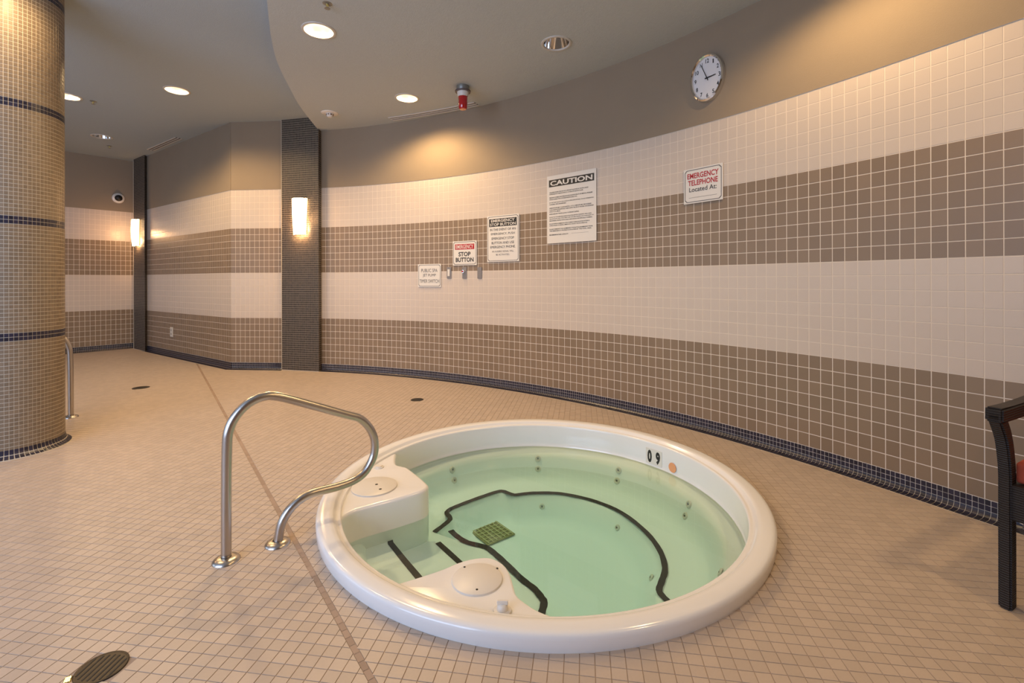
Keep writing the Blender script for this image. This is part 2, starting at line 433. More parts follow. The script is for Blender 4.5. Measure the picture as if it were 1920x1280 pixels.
pier('trim_1', [(-3.60, 7.40), PL[0], PL[1], (-2.96, 7.42)], '')
pier('trim_2', [(-7.92, 9.95), (-7.80, 9.68), (-7.295, 9.32), (-7.367, 9.52)], '')

# round column clad in tan mosaic with navy rings
CC = (-4.185, 3.90); CR = .34
colm = lat('column', [(CR, 0), (CR, ZC)], CGROUT, n=96); colm.location = (*CC, 0)
tag(colm, 'thick round column clad in small tan mosaic with dark rings', 'column', kind='structure')
tile_tpl('ct', .0228, .0272, .0018, .0006, TAN); tile_tpl('cn', .0238, .0285, .0018, .0006, NAVY)
its = []; nC = 80; ch = .0318
rings = (.955, 1.885, 2.80, 3.74)
for r_ in range(int(ZC/ch)):
    z = .03+(r_+.5)*ch
    if z > ZC-.02: break
    dark = z < .07 or any(abs(z-q) < ch*1.02 for q in rings)
    for a in range(nC):
        an = 2*math.pi*a/nC; n_ = np.array([math.cos(an), math.sin(an)]); t_ = np.array([-n_[1], n_[0]])
        p = n_*CR; its.append(('cn' if dark else 'ct', frame(p, t_, n_, z), (9, -9, 0)))
place([(k, M, c) for k, M, c in its], colm, 'mosaic_tile', 'mosaic_field', 0)
for i, q in enumerate(((CR+.002, .05), (CR+.03, .012))): pass
lat('cove_foot', [(CR+.001, .075), (CR+.006, .045), (CR+.022, .018), (CR+.045, .004), (CR+.048, 0)], CGROUT, colm, n=96)
its = []
for a in range(nC):
    an = 2*math.pi*a/nC; n_ = np.array([math.cos(an), math.sin(an)]); t_ = np.array([-n_[1], n_[0]])
    its.append(('cf', frame(n_*CR, t_, n_, 0), (9, -9, 0))); its.append(('cg', frame(n_*CR, t_, n_, 0), (9, -9, 0)))
mosaic_row_tpl('cf', [(.0015, .072), (.006, .046), (.012, .032)], .026, NAVY); mosaic_row_tpl('cg', [(.013, .030), (.024, .016), (.044, .006)], .026, NAVY)
place(its, colm, 'mosaic_tile', 'foot_mosaic', 0)

# ------------------------------------------------------------------ floor
fl = fill('floor', [outline, circ(*TC, 1.30, 64)], 0, FGROUT); tag(fl, kind='structure')
th = R(8.4); e1 = np.array([math.cos(th), -math.sin(th)]); e2 = np.array([math.sin(th), math.cos(th)]); P1 = np.array([1.487, 1.776])
FA, FB = .0555, .052
tile_tpl('ft', FA-.0024, FB-.0024, .0020, .0006, FTILE)
JA = np.array([-.479, 1.615]); JB = np.array([-5.25, 7.83]); jd = (JB-JA)/np.hypot(*(JB-JA)); jn = np.array([jd[1], -jd[0]])
DR = [(-1.475, 1.683, .078), (-4.85, 6.13, .095), (-1.11, 5.475, .075)]
items = []
ii, jj = np.meshgrid(np.arange(-210, 60), np.arange(-95, 165), indexing='ij')
C_ = P1[None]+(ii.reshape(-1, 1)+.5)*FA*e1+(jj.reshape(-1, 1)+.5)*FB*e2
C_ = C_[(C_[:, 1] > -.6) & (C_[:, 1] < 9.9) & (C_[:, 0] > -9) & (C_[:, 0] < 3.25)]
C_ = C_[np.hypot(C_[:, 0]-TC[0], C_[:, 1]-TC[1]) > 1.345]
C_ = C_[np.hypot(C_[:, 0]-CC[0], C_[:, 1]-CC[1]) > CR-.02]
C_ = C_[np.abs(C_[:, 0]) < C_[:, 1]*1.25+1.6]
jdist = (C_-JA) @ jn
M0 = np.eye(4)
# local tile frame laid flat: x -> e1, z -> e2, -y -> up
B = np.array([[e1[0], 0, e2[0]], [e1[1], 0, e2[1]], [0, -1, 0]])
cut = []
for c, jx in zip(C_, jdist):
    if not inside(c[0], c[1], outline): continue
    if any(math.hypot(c[0]-d[0], c[1]-d[1]) < d[2]-.01 for d in DR): continue
    if abs(jx) < .042: cut.append((c, jx)); continue
    M = np.eye(4); M[:3, :3] = B; M[:2, 3] = c; M[2, 3] = rng.normal(0, .00012)
    items.append(('ft', M, (c[0], c[1], 0)))
place(items, fl, 'tile', 'tile_field', 300)
# tiles cut along the joint
def clip(poly, n, d):
    o = []
    for i in range(len(poly)):
        a, b = poly[i], poly[(i+1) % len(poly)]; da, db = a @ n-d, b @ n-d
        if da >= 0: o.append(a)
        if (da >= 0) != (db >= 0): o.append(a+(b-a)*da/(da-db))
    return o
v = []; f = []
for c, jx in cut:
    hw, hh = FA/2-.0014, FB/2-.0014; q = [c+e1*a*hw+e2*b*hh for a, b in ((-1, -1), (1, -1), (1, 1), (-1, 1))]
    for sgn in (1, -1):
        pl = clip(q, jn*sgn, (JA @ (jn*sgn))+.0130)
        if len(pl) >= 3:
            a = sum((pl[i][0]*pl[(i+1) % len(pl)][1]-pl[i][1]*pl[(i+1) % len(pl)][0]) for i in range(len(pl)))/2
            if abs(a) < 2e-5: continue
            k = len(pl); b0 = len(v); v += [(*p, .002) for p in pl]+[(*p, 0) for p in pl]
            f.append(tuple(range(b0, b0+k)))
            f += [(b0+i, b0+k+i, b0+k+(i+1) % k, b0+(i+1) % k) for i in range(k)]
tag(pyd('cut_tiles', v, f, FTILE, fl), kind='stuff')
v = []; f = []; s = -.6
while s < 7.72:
    L_ = .046; b0 = len(v)
    for a, b in ((0, -1), (L_, -1), (L_, 1), (0, 1)): v.append((*(JA+jd*(s+a)+jn*b*.0115), .0012))
    f.append((b0, b0+1, b0+2, b0+3)); s += .048
tag(pyd('joint_strip', v, f, FJOINT, fl), kind='stuff')

# ------------------------------------------------------------------ hot tub
tub = empty('hot_tub', (TC[0], TC[1], 0)); tag(tub, 'large round white acrylic hot tub set in the tiled floor', 'hot tub')
bpol = [(166, .745), (158, .79), (150.4, .80), (144.8, .825), (133.6, .823), (122.1, .831), (110.7, .86), (106.1, .831), (102.5, .765), (90.3, .779), (78.7, .793), (68.5, .794), (51.9, .776), (34.7, .783), (12.9, .779), (-4.4, .779), (-18.2, .785), (-27.5, .783), (-35.7, .79), (-45, .84), (-60, .84), (-75, .80), (-86, .72), (-91, .60), (-92, .52), (-97.8, .44), (-111, .372), (-143, .30), (-168, .32), (-180.2, .37), (-185.3, .49), (-190, .60), (-194, .745)]
bpol = bpol[::-1]; ba = np.array([a for a, r_ in bpol]); br = np.array([r_ for a, r_ in bpol])
def rb(a):
    while a < -194: a += 360
    while a > 166: a -= 360
    return float(np.interp(a, ba, br))
n = 240; v = []; f = []
head = [(1.364, -.004), (1.369, .02), (1.370, .050), (1.3685, .060), (1.364, .067), (1.356, .072), (1.342, .0745), (1.305, .0745), (1.285, .073), (1.276, .068), (1.268, .056), (1.260, .051), (1.252, .050), (1.244, .052), (1.238, .049), (1.234, .038), (1.233, -.10), (1.231, -.155), (1.222, -.165), (1.150, -.168), (1.125, -.176), (1.105, -.20), (1.073, -.285), (1.045, -.335), (1.01, -.362), (.965, -.373)]
for i in range(n):
    a = 360*i/n-194; r0 = rb(a)-.012; r0 = min(r0, .93)
    pf = head+[(max(r0+.02, .05), -.375), (r0, -.380), (r0-.012, -.395), (r0*.96-.035, -.45), (r0*.94-.055, -.50), (r0*.9-.065, -.530), (r0*.85-.08, -.540), (.0, -.545)]
    k = len(pf)
    for r_, z in pf: v.append((r_*math.cos(R(a)), r_*math.sin(R(a)), z))
for i in range(n):
    for j in range(k-1): a, b = i*k+j, ((i+1) % n)*k+j; f.append((a, b, b+1, a+1) if j < k-2 else (a, b, b+1))
bm = bmesh.new(); bv = [bm.verts.new(p) for p in v]
for q in f: bm.faces.new([bv[i] for i in q])
bmesh.ops.remove_doubles(bm, verts=bm.verts[:], dist=1e-5)
shell = from_bm('shell', bm, ACRYL, tub, True); shell.data.materials.append(WET)
for pg in shell.data.polygons: pg.material_index = 1 if pg.center.z < -.145 else 0
shell.modifiers.new('edge', 'EDGE_SPLIT').split_angle = R(70)

def slab(name, pts, z1, z0, rad, m, parent, rows=5):
    """rounded-top block from a plan outline (ccw), local to the tub"""
    P = np.array(pts); n = len(P)
    A = .5*np.sum(P[:, 0]*np.roll(P[:, 1], -1)-P[:, 1]*np.roll(P[:, 0], -1))
    if A < 0: P = P[::-1]
    nx = np.roll(P, -1, 0)-np.roll(P, 1, 0); nx /= np.hypot(nx[:, 0], nx[:, 1])[:, None]+1e-9; nr = np.c_[nx[:, 1], -nx[:, 0]]
    v = []; f = []; lv = [(0, z0), (0, z1-rad)]+[(rad*(1-math.cos(R(90*i/rows))), z1-rad+rad*math.sin(R(90*i/rows))) for i in range(1, rows+1)]
    for ins, z in lv: v += [(*(p-q*ins), z) for p, q in zip(P, nr)]
    for l in range(len(lv)-1):
        for i in range(n): f.append((l*n+i, l*n+(i+1) % n, (l+1)*n+(i+1) % n, (l+1)*n+i))
    from mathutils.geometry import tessellate_polygon
    b0 = (len(lv)-1)*n
    f += [tuple(b0+q for q in t_) for t_ in tessellate_polygon([[Vector(p) for p in v[b0:]]])]
    o = pyd(name, v, f, m, parent, True); o.modifiers.new('edge', 'EDGE_SPLIT').split_angle = R(60); return o
loc = lambda pts: [(x-TC[0], y-TC[1]) for x, y in pts]
def smooth2(pts, k=5): return [(p.x, p.y) for p in catmull([(x, y, 0) for x, y in pts], k)]
def arcp(a0, a1, r_, n=14): return [(r_*math.cos(R(a0+(a1-a0)*i/n)), r_*math.sin(R(a0+(a1-a0)*i/n))) for i in range(n+1)]
shA = loc([(-.91, 3.689), (-.885, 3.557), (-.852, 3.46), (-.80, 3.425), (-.755, 3.395), (-.66, 3.27), (-.575, 3.145), (-.552, 3.09), (-.565, 3.035), (-.61, 2.985), (-.72, 2.905), (-.85, 2.82), (-.925, 2.765), (-.965, 2.70), (-.975, 2.64)])
shelfA = slab('shelf', smooth2(shA, 4)+arcp(203.4, 151.2, 1.258), .038, -.50, .022, ACRYL, tub)
shB = loc([(-.531, 2.088), (-.417, 2.148), (-.325, 2.203), (-.266, 2.249), (-.195, 2.283), (-.115, 2.292), (-.051, 2.248), (-.015, 2.178), (.002, 2.097), (.018, 2.019), (.062, 1.962), (.113, 1.917), (.185, 1.878)])
shelfB = slab('shelf', smooth2(shB, 4)+arcp(271, 234, 1.258), .038, -.50, .014, ACRYL, tub)
# steps between the shelves
st1 = loc([(-.74, 2.90), (-.48, 2.50), (-.42, 2.10)])+arcp(242, 195, 1.232)+loc([(-.86, 2.95)])
slab('step', st1, -.212, -.52, .02, WET, tub)
st2 = loc([(-.50, 3.06), (-.30, 2.79), (-.22, 2.3), (-.36, 2.15)])+arcp(238, 200, 1.2)+loc([(-.80, 2.95), (-.62, 3.05)])
slab('step', st2, -.302, -.53, .02, WET, tub)
def ribbon(pts, z, wd, thk=.004):
    P = [np.array(p[:2]) for p in pts]; n = len(P); v = []; f = []
    for i in range(n):
        t = P[min(i+1, n-1)]-P[max(i-1, 0)]; t /= np.hypot(*t); q = np.array([-t[1], t[0]])*wd/2
        j = 1+.06*math.sin(i*2.1); v += [(*(P[i]+q*j), z), (*(P[i]-q*j), z), (*(P[i]+q*j), z-thk), (*(P[i]-q*j), z-thk)]
    for i in range(n-1):
        a = 4*i; b = a+4; f += [(a, b, b+1, a+1), (a+2, a+3, b+3, b+2), (a, a+2, b+2, b), (a+1, b+1, b+3, a+3)]
    f += [(0, 1, 3, 2), (4*n-4, 4*n-2, 4*n-1, 4*n-3)]
    pyd('grip_tape', v, f, TAPE, tub)
T1 = [(-.545, 3.285), (-.475, 3.415), (-.462, 3.475), (-.497, 3.55), (-.485, 3.60), (-.46, 3.634), (-.387, 3.703), (-.26, 3.811), (-.125, 3.912), (-.075, 3.918), (-.035, 3.885), (.017, 3.852), (.09, 3.87), (.177, 3.886), (.336, 3.885), (.472, 3.846), (.659, 3.736), (.824, 3.553), (.93, 3.281), (.957, 3.048), (.929, 2.862), (.874, 2.746), (.83, 2.66), (.838, 2.60), (.87, 2.52)]
ribbon(smooth2(loc(T1), 4), -.3665, .036)
T2 = [(-.435, 3.301), (-.381, 3.225), (-.304, 3.152), (-.184, 3.100), (-.128, 3.04), (-.053, 2.931), (.05, 2.768), (.122, 2.677), (.16, 2.6), (.171, 2.557), (.15, 2.47)]
ribbon(smooth2(loc(T2), 4), -.3665, .040)
ribbon(loc([(-.735, 2.925), (-.758, 2.90), (-.742, 2.858), (-.619, 2.683), (-.50, 2.52), (-.40, 2.40)]), -.208, .034)
ribbon(loc([(-.481, 3.025), (-.40, 2.92), (-.30, 2.79)]), -.298, .034)
# floor suction grate
ga = R(37.5); gc = loc([(-.155, 3.575)])[0]
gr = box('drain_grate', (0, 0, 0), (.25, .25, .008), OLIVE, tub, bev=.002); gr.location = (gc[0], gc[1], -.530); gr.rotation_euler = (0, 0, ga)
for i in range(7): box('grate_bar', (-.108+.036*i, 0, .006), (.012, .235, .006), mat('pale_grate', (.46, .42, .22), .5), gr)
for i in range(6): box('grate_bar', (0, -.098+.039*i, .0085), (.235, .006, .003), mat('pale_grate', (.46, .42, .22), .5), gr)
# jets
def jet(a, r_, z, tilt, s=.026):
    M = Matrix.Rotation(R(a), 4, 'Z') @ Matrix.Translation((r_, 0, z)) @ Matrix.Rotation(R(-90+tilt), 4, 'Y')
    j = lat('jet', [(0, .004), (s*.45, .004), (s*.5, .010), (s*.8, .010), (s, .004), (s*1.02, 0)], PLASTIC, tub, n=20, M=M)
    lat('nozzle', [(0, .0112), (s*.15, .0112), (s*.18, .006)], HOLE, j, n=12, M=M)
for a in (128.7, 87.5, 49.7, 12.3, -30): jet(a, 1.100, -.208, 22); jet(a, 1.072, -.288, 26)
for a in (85.3, 32.2, -17.5): jet(a, rb(a)*.96-.045, -.448, 25, .022)
# covers on the shelves
def at_tub(x, y, z): return Matrix.Translation((x-TC[0], y-TC[1], z))
d1 = lat('skimmer_cover', [(0, .010), (.138, .010), (.145, .007), (.147, 0)], PLASTIC, tub, n=48, M=at_tub(-.905, 3.075, .038))
for x, y in ((-.905, 3.13), (-.86, 3.06)): lat('finger_hole', [(0, .0112), (.009, .0112), (.010, .009)], HOLE, d1, n=12, M=at_tub(x+.01, y-.04, .038))
d2 = lat('round_cover', [(0, .010), (.105, .010), (.113, .007), (.116, 0)], PLASTIC, tub, n=48, M=at_tub(-.160, 2.118, .038))
for x, y in ((-.225, 2.195), (-.072, 2.185), (-.155, 2.035)): lat('screw', [(0, .0115), (.005, .0112), (.006, .009)], HOLE, d2, n=10, M=at_tub(x, y, .038))
lat('air_button', [(0, .012), (.022, .012), (.026, .006), (.034, .005), (.036, 0)], PLASTIC, tub, n=24, M=at_tub(-.967, 3.399, .038))
kn = lat('air_knob', [(0, .030), (.012, .030), (.020, .024), (.024, .008), (.036, .006), (.038, 0)], PLASTIC, tub, n=28, M=at_tub(-.042, 1.915, .040))
box('grip', (0, 0, 0), (.046, .012, .018), PLASTIC, kn, bev=.003).location = (-.042-TC[0], 1.915-TC[1], .074)
# depth marker and sticker on the inside wall
a = R(37.2); M = Matrix.Rotation(a-math.pi/2, 4, 'Z') @ Matrix.Translation((0, 1.2315, -.058))
pl = box('depth_marker', (0, -.002, -.005), (.155, .003, .125), SIGNW, tub, bev=.001, M=M)
text_mesh('digit', '0', .042, .104, BLACK, pl, M @ Matrix.Translation((-.040, -.003, -.006)), bold=.055)
text_mesh('digit', '9', .042, .104, BLACK, pl, M @ Matrix.Translation((.040, -.003, -.006)), bold=.055)
M = Matrix.Rotation(R(28.6)-math.pi/2, 4, 'Z') @ Matrix.Translation((0, 1.228, -.088)) @ Matrix.Rotation(R(90), 4, 'X')
lat('orange_dot', [(0, .003), (.036, .003), (.038, 0)], ORANGE, tub, n=28, M=M)
# water
v, f = lathe([(0, 0), (1.2325, 0), (1.2325, -.46), (0, -.46)], 240)
bm = bmesh.new(); bv = [bm.verts.new(p) for p in v]
for q in f:
    try: bm.faces.new([bv[i] for i in q])
    except ValueError: pass
bmesh.ops.remove_doubles(bm, verts=bm.verts[:], dist=1e-6); bmesh.ops.dissolve_degenerate(bm, dist=1e-6, edges=bm.edges[:])
wt = from_bm('water', bm, WATER); wt.location = (TC[0], TC[1], -.142)
tag(wt, 'still clear pale green water filling the round hot tub', 'water', kind='stuff')

# ------------------------------------------------------------------ handrails
RP = [(0, .0), (.001, .30), (.004, .56), (.012, .640), (.040, .705), (.095, .762), (.165, .788), (.24, .777), (.419, .698), (.60, .615), (.675, .580), (.728, .525), (.760, .462), (.770, .410), (.765, .350), (.742, .298), (.700, .250), (.640, .224), (.548, .215), (.44, .218), (.385, .214), (.33, .192), (.282, .150), (.250, .09), (.234, .0)]
def handrail(label):
    root = empty('handrail', (-1.421, 2.329, 0), math.atan2(.146, .178)); tag(root, label, 'handrail', 'curved steel grab rails')
    tube('rail_tube', catmull([(s, 0, z) for s, z in RP], 5), .0235, STEEL, root, 20)
    for s in (0, .234): lat('flange', [(.024, .022), (.030, .022), (.052, .016), (.062, .006), (.063, 0)], STEEL, root, n=32, M=Matrix.Translation((s, 0, 0)))
    return root
h1 = handrail('curved stainless steel grab rail standing beside the round hot tub')
h2 = h1.copy(); COL.objects.link(h2)
for c in list(h1.children):
    d = c.copy(); COL.objects.link(d); d.parent = h2
h2.scale = (1, 1, 1.12); h2.location = (-4.515, 4.80, 0); h2.rotation_euler = (0, 0, R(-128)); h2['label'] = 'steel grab rail mostly hidden behind the thick round column'

# ------------------------------------------------------------------ floor drains
for i, ((x, y, r_), lb) in enumerate(zip(DR, ('large dark round floor drain at the near left of the floor', 'small dark round floor drain near the far left wall corner', 'small dark round floor drain beyond the hot tub by the curved wall'))):
    d = empty('floor_drain', (x, y, 0)); tag(d, lb, 'drain', 'round floor drains')
    lat('rim', [(r_*.9, .0035), (r_*.97, .0042), (r_, .0025), (r_, 0)], DRAIN, d, n=40)
    lat('strainer', [(0, .003), (r_*.9, .003)], DRAIN, d, n=40)
    for k in range(-3, 4):
        ln = 1.5*math.sqrt(max(r_*r_-(k*r_*.24)**2, 0)); box('slot', (k*r_*.24, 0, .0033), (r_*.08, ln, .0012), HOLE, d, bev=0)
gx = box('drain_glint', (-1.545, 1.628, .004), (.02, .03, .007), BRASS, None, R(30), .002); gx.parent = bpy.data.objects['floor_drain']; gx.matrix_parent_inverse = Matrix.Translation((1.475, -1.683, 0))  # small bright piece that imitates the glint on the drain's near edge
tag(gx, 'bright yellow tab imitating a glint on the drain edge')

# ------------------------------------------------------------------ ceiling fittings
def downlight(x, y, z, lit, label):
    d = empty('downlight', (x, y, z)); tag(d, label, 'ceiling light', 'recessed round downlights')
    lat('trim_ring', [(.122, .004), (.128, -.008), (.140, -.010), (.150, -.006), (.152, 0)], mat('trim_white', (.55, .52, .47), .4), d, n=40)
    lat('reflector', [(.126, -.004), (.118, .04), (.088, .13)], CHROME if not lit else mat('lit_reflector', (.92, .88, .8), .25, metal=.8), d, n=40)
    lat('lamp', [(0, .105), (.07, .110), (.092, .13)], LAMP if lit else mat('dark_lamp', (.25, .24, .22), .4), d, n=32)
    if lit: spot(x, y, z+.02, SPOT*(.68 if x > 1.5 else .7 if x < -3 and y < 4 else 1))
dlab = ['lit downlight in the dropped ceiling near the curved step edge', 'lit downlight in the dropped ceiling beside the red alarm', 'unlit downlight in the dropped ceiling left of the clock', 'lit downlight in the upper ceiling left of the curved step edge', 'lit downlight half hidden behind the round column', 'unlit downlight far back above the ceiling camera corner',
        'lit downlight above the right wall, out of the frame', 'unlit downlight over the tub, out of the frame', 'lit downlight over the chair, out of the frame', 'lit downlight beside the column, out of the frame', 'unlit downlight left of the column, out of the frame', 'unlit downlight behind the camera']
for (x, y, z, l), lb in zip(DL, dlab): downlight(x, y, z, l, lb)

def slot_vent(pts, z, wd, label):
    root = empty('slot_vent', (pts[0][0], pts[0][1], z)); tag(root, label, 'vent', 'linear slot vents')
    ox, oy = pts[0]
    def rib(nm, off, w_, z_, m):
        v = []; f = []; n = len(pts)
        for i in range(n):
            t = np.array(pts[min(i+1, n-1)])-np.array(pts[max(i-1, 0)]); t /= np.hypot(*t); q = np.array([-t[1], t[0]]); c = np.array(pts[i])+q*off
            for s_ in (-1, 1):
                p = c+q*s_*w_/2; v += [(p[0]-ox, p[1]-oy, z_), (p[0]-ox, p[1]-oy, 0)]
        for i in range(n-1): a = 4*i; b = a+4; f += [(a, b, b+2, a+2), (a, a+1, b+1, b), (a+2, b+2, b+3, a+3)]
        f += [(0, 2, 3, 1), (4*n-4, 4*n-3, 4*n-1, 4*n-2)]
        pyd(nm, v, f, m, root)
    rib('backing', 0, wd, -.001, mat('vent_shadow', (.10, .085, .07), .8))
    for k in (-1, 0, 1): rib('slat', k*wd*.42, wd*.16, -.010, mat('vent_trim', (.62, .57, .50), .5))
vp = [(-1.735, 6.74), (-1.42, 6.62), (-1.1, 6.485), (-.78, 6.335), (-.46, 6.165)]
slot_vent(smooth2(vp, 3), ZS, .13, 'long double slot vent in the dropped ceiling behind the red alarm')
slot_vent([(-6.90, 8.96), (-6.36, 8.58), (-5.83, 8.21)], ZC, .11, 'long slot vent in the upper ceiling above the far wall')

def sprinkler(x, y, z, label):
    s = empty('sprinkler', (x, y, z)); tag(s, label, 'sprinkler', 'ceiling sprinklers')
    lat('escutcheon', [(0, -.006), (.03, -.006), (.04, 0)], GREYM, s, n=20)
    lat('head', [(0, -.035), (.010, -.034), (.012, -.006)], BRASS, s, n=12); lat('deflector', [(0, -.042), (.024, -.042), (.024, -.039), (0, -.037)], GREYM, s, n=16)
sprinkler(-1.545, 3.94, ZS, 'small sprinkler head at the top edge above the big downlight')
sprinkler(-5.83, 6.54, ZC, 'small dark sprinkler head on the upper ceiling right of the column')
sprinkler(-7.45, 8.69, ZC, 'small sprinkler head on the far ceiling below the unlit downlight')
sd = empty('smoke_detector', (-2.52, 6.50, ZS)); tag(sd, 'round cream smoke detector on the dropped ceiling near the dark pier', 'smoke detector')
lat('base', [(0, -.012), (.100, -.012), (.112, -.006), (.114, 0)], PLASTIC, sd, n=36)
lat('sensor_cap', [(0, -.062), (.030, -.058), (.044, -.040), (.050, -.012)], PLASTIC, sd, n=28)
for k in range(8): box('vent_slot', (0, 0, 0), (.018, .004, .016), mat('slot_brown', (.16, .09, .05), .7), sd, M=Matrix.Rotation(R(45*k), 4, 'Z') @ Matrix.Translation((0, -.048, -.028)))
al = empty('alarm_beacon', (-.583, 5.62, ZS)); tag(al, 'red alarm beacon hanging from the dropped ceiling', 'alarm')
lat('mounting_box', [(0, -.055), (.075, -.055), (.078, -.05), (.078, 0)], GREYM, al, n=32)
lat('collar_plate', [(0, -.072), (.092, -.072), (.094, -.060), (.094, -.055), (0, -.055)], mat('dark_collar', (.10, .08, .08), .4), al, n=32)
lat('white_collar', [(0, -.128), (.060, -.126), (.066, -.10), (.070, -.072)], PLASTIC, al, n=32)
lat('red_lens', [(0, -.278), (.040, -.276), (.050, -.262), (.052, -.22), (.055, -.20), (.053, -.18), (.057, -.128)], REDL, al, n=32)
# dome camera on the far wall
q = W_far.hit(222); p, t, nn = W_far.at(q)
M = Matrix.Translation((p[0]+nn[0]*.007, p[1]+nn[1]*.007, 3.10)) @ Matrix(frame((0, 0), t, nn).tolist()) @ Matrix.Rotation(R(90), 4, 'X')
dc = lat('dome_camera', [(0, .03), (.075, .03), (.098, .02), (.104, 0)], PLASTIC, n=36, M=M)
tag(dc, 'white ringed black dome camera high on the far wall', 'camera')
lat('dome', [(0, .085), (.03, .080), (.052, .062), (.064, .03)], BLACK, dc, n=28, M=M)

# ------------------------------------------------------------------ wall lamps
def sconce(x, y, n, z0, z1, label, power=22):
    ang = math.atan2(n[1], n[0])+math.pi/2
    s = empty('wall_sconce', (x, y, z0), ang); tag(s, label, 'wall lamp', 'lit wall sconces')
    h = z1-z0; v = []; f = []; nz, na = 8, 12
    for i in range(nz+1):
        k = i/nz; w_ = .104+.026*k; dp = .075+.022*math.sin(k*2.6)
        for j in range(na+1):
            a_ = math.pi*j/na; v.append((-w_*math.cos(a_), -.025-dp*math.sin(a_), h*k))
    for i in range(nz):
        for j in range(na): a_ = i*(na+1)+j; f.append((a_, a_+1, a_+na+2, a_+na+1))
    pyd('glass_shade', v, f, SHADE, s, True)
    box('back_plate', (0, -.010, h/2), (.17, .02, h*.92), GREYM, s, bev=.004)
    box('top_cap', (0, -.045, h-.004), (.235, .075, .006), GREYM, s, bev=.002)
    l = bpy.data.lights.new('sconce_glow', 'POINT'); l.energy = 9; l.color = (1, .52, .22); l.shadow_soft_size = .06  # added helper lamp outside the shade, warms the surfaces around the sconce
    o = bpy.data.objects.new('sconce_glow', l); COL.objects.link(o); o.location = Vector((x, y, z0+h*.5))+Vector((n[0], n[1], 0)).normalized()*.19
    l = bpy.data.lights.new('sconce_glow', 'POINT'); l.energy = power; l.color = (1, .58, .28); l.shadow_soft_size = .05
    o = bpy.data.objects.new('sconce_glow', l); COL.objects.link(o); nv = Vector((n[0], n[1], 0)).normalized()
    o.location = Vector((x, y, z0+.10))+nv*.06
    return s
sconce(-3.245, 7.228, (-.23, -.97), 2.10, 2.655, 'lit glass wall sconce on the dark mosaic pier in the middle')
sconce(-7.57, 9.515, (-.57, -.82), 2.11, 2.64, 'lit glass wall sconce in the far left corner')
cn = Vector((-.30, -.954)); sconce(CC[0]+CR*cn.x, CC[1]+CR*cn.y, cn, 1.905, 2.46, 'lit glass wall sconce on the round column, cut by the left edge', 6)

# ------------------------------------------------------------------ things on the curved wall
def plate_frame(px0, px1, y0, y1, Wl=W_right, off=.010):
    """matrix at the centre of a flat plate spanning two bearings on the wall, plus its width and height"""
    a0, a1 = Wl.hit(px0), Wl.hit(px1); p0, _, _ = Wl.at(a0); p1, _, _ = Wl.at(a1); pm, t, n = Wl.at((a0+a1)/2)
    t = (p1-p0)/np.hypot(*(p1-p0)); n = np.array([t[1], -t[0]]); c = (p0+p1)/2; dist = c[1]/880
    hz = 526.5+(960-(px0+px1)/2)*.0022
    z1 = EYE+(hz-y0)*dist; z0 = EYE+(hz-y1)*dist; c = c+n*off
    return Matrix(frame(c, t, n, (z0+z1)/2).tolist()), float(np.hypot(*(p1-p0))), z1-z0
def outline_frame(M, w, h, ins, lw, m, parent, r=.01):
    bm = bmesh.new(); a, b = w/2-ins, h/2-ins
    pts = [(-a+r, -b), (a-r, -b), (a, -b+r), (a, b-r), (a-r, b), (-a+r, b), (-a, b-r), (-a, -b+r)]
    n = len(pts); vo = []; vi = []
    for x, z in pts:
        vo.append(bm.verts.new(M @ Vector((x, -.0034, z)))); vi.append(bm.verts.new(M @ Vector((x*(1-lw/a), -.0034, z*(1-lw/b)))))
    for i in range(n): bm.faces.new((vo[i], vo[(i+1) % n], vi[(i+1) % n], vi[i]))
    from_bm('border', bm, m, parent)
def sign(px0, px1, y0, y1, label, lines, border=GREYP, panels=(), ins=.012):
    M, w, h = plate_frame(px0, px1, y0, y1)
    s = box('wall_sign', (0, 0, 0), (w, .005, h), SIGNW, None, M=M, bev=.0015); tag(s, label, 'sign', 'notices on the curved wall')
    if border: outline_frame(M, w, h, ins, .006, border, s, .02)
    for (cx, cz, pw, ph_, m) in panels: box('panel', (cx*w, -.0030, cz*h), (pw*w, .0012, ph_*h), m, s, M=M)
    for (tx, cx, cz, tw, th_, m, bold) in lines:
        text_mesh('lettering', tx, tw*w, th_*h, m, s, M @ Matrix.Translation((cx*w, -.0036, cz*h)), bold=bold)
    return s
BR_ = (SIGNW,)
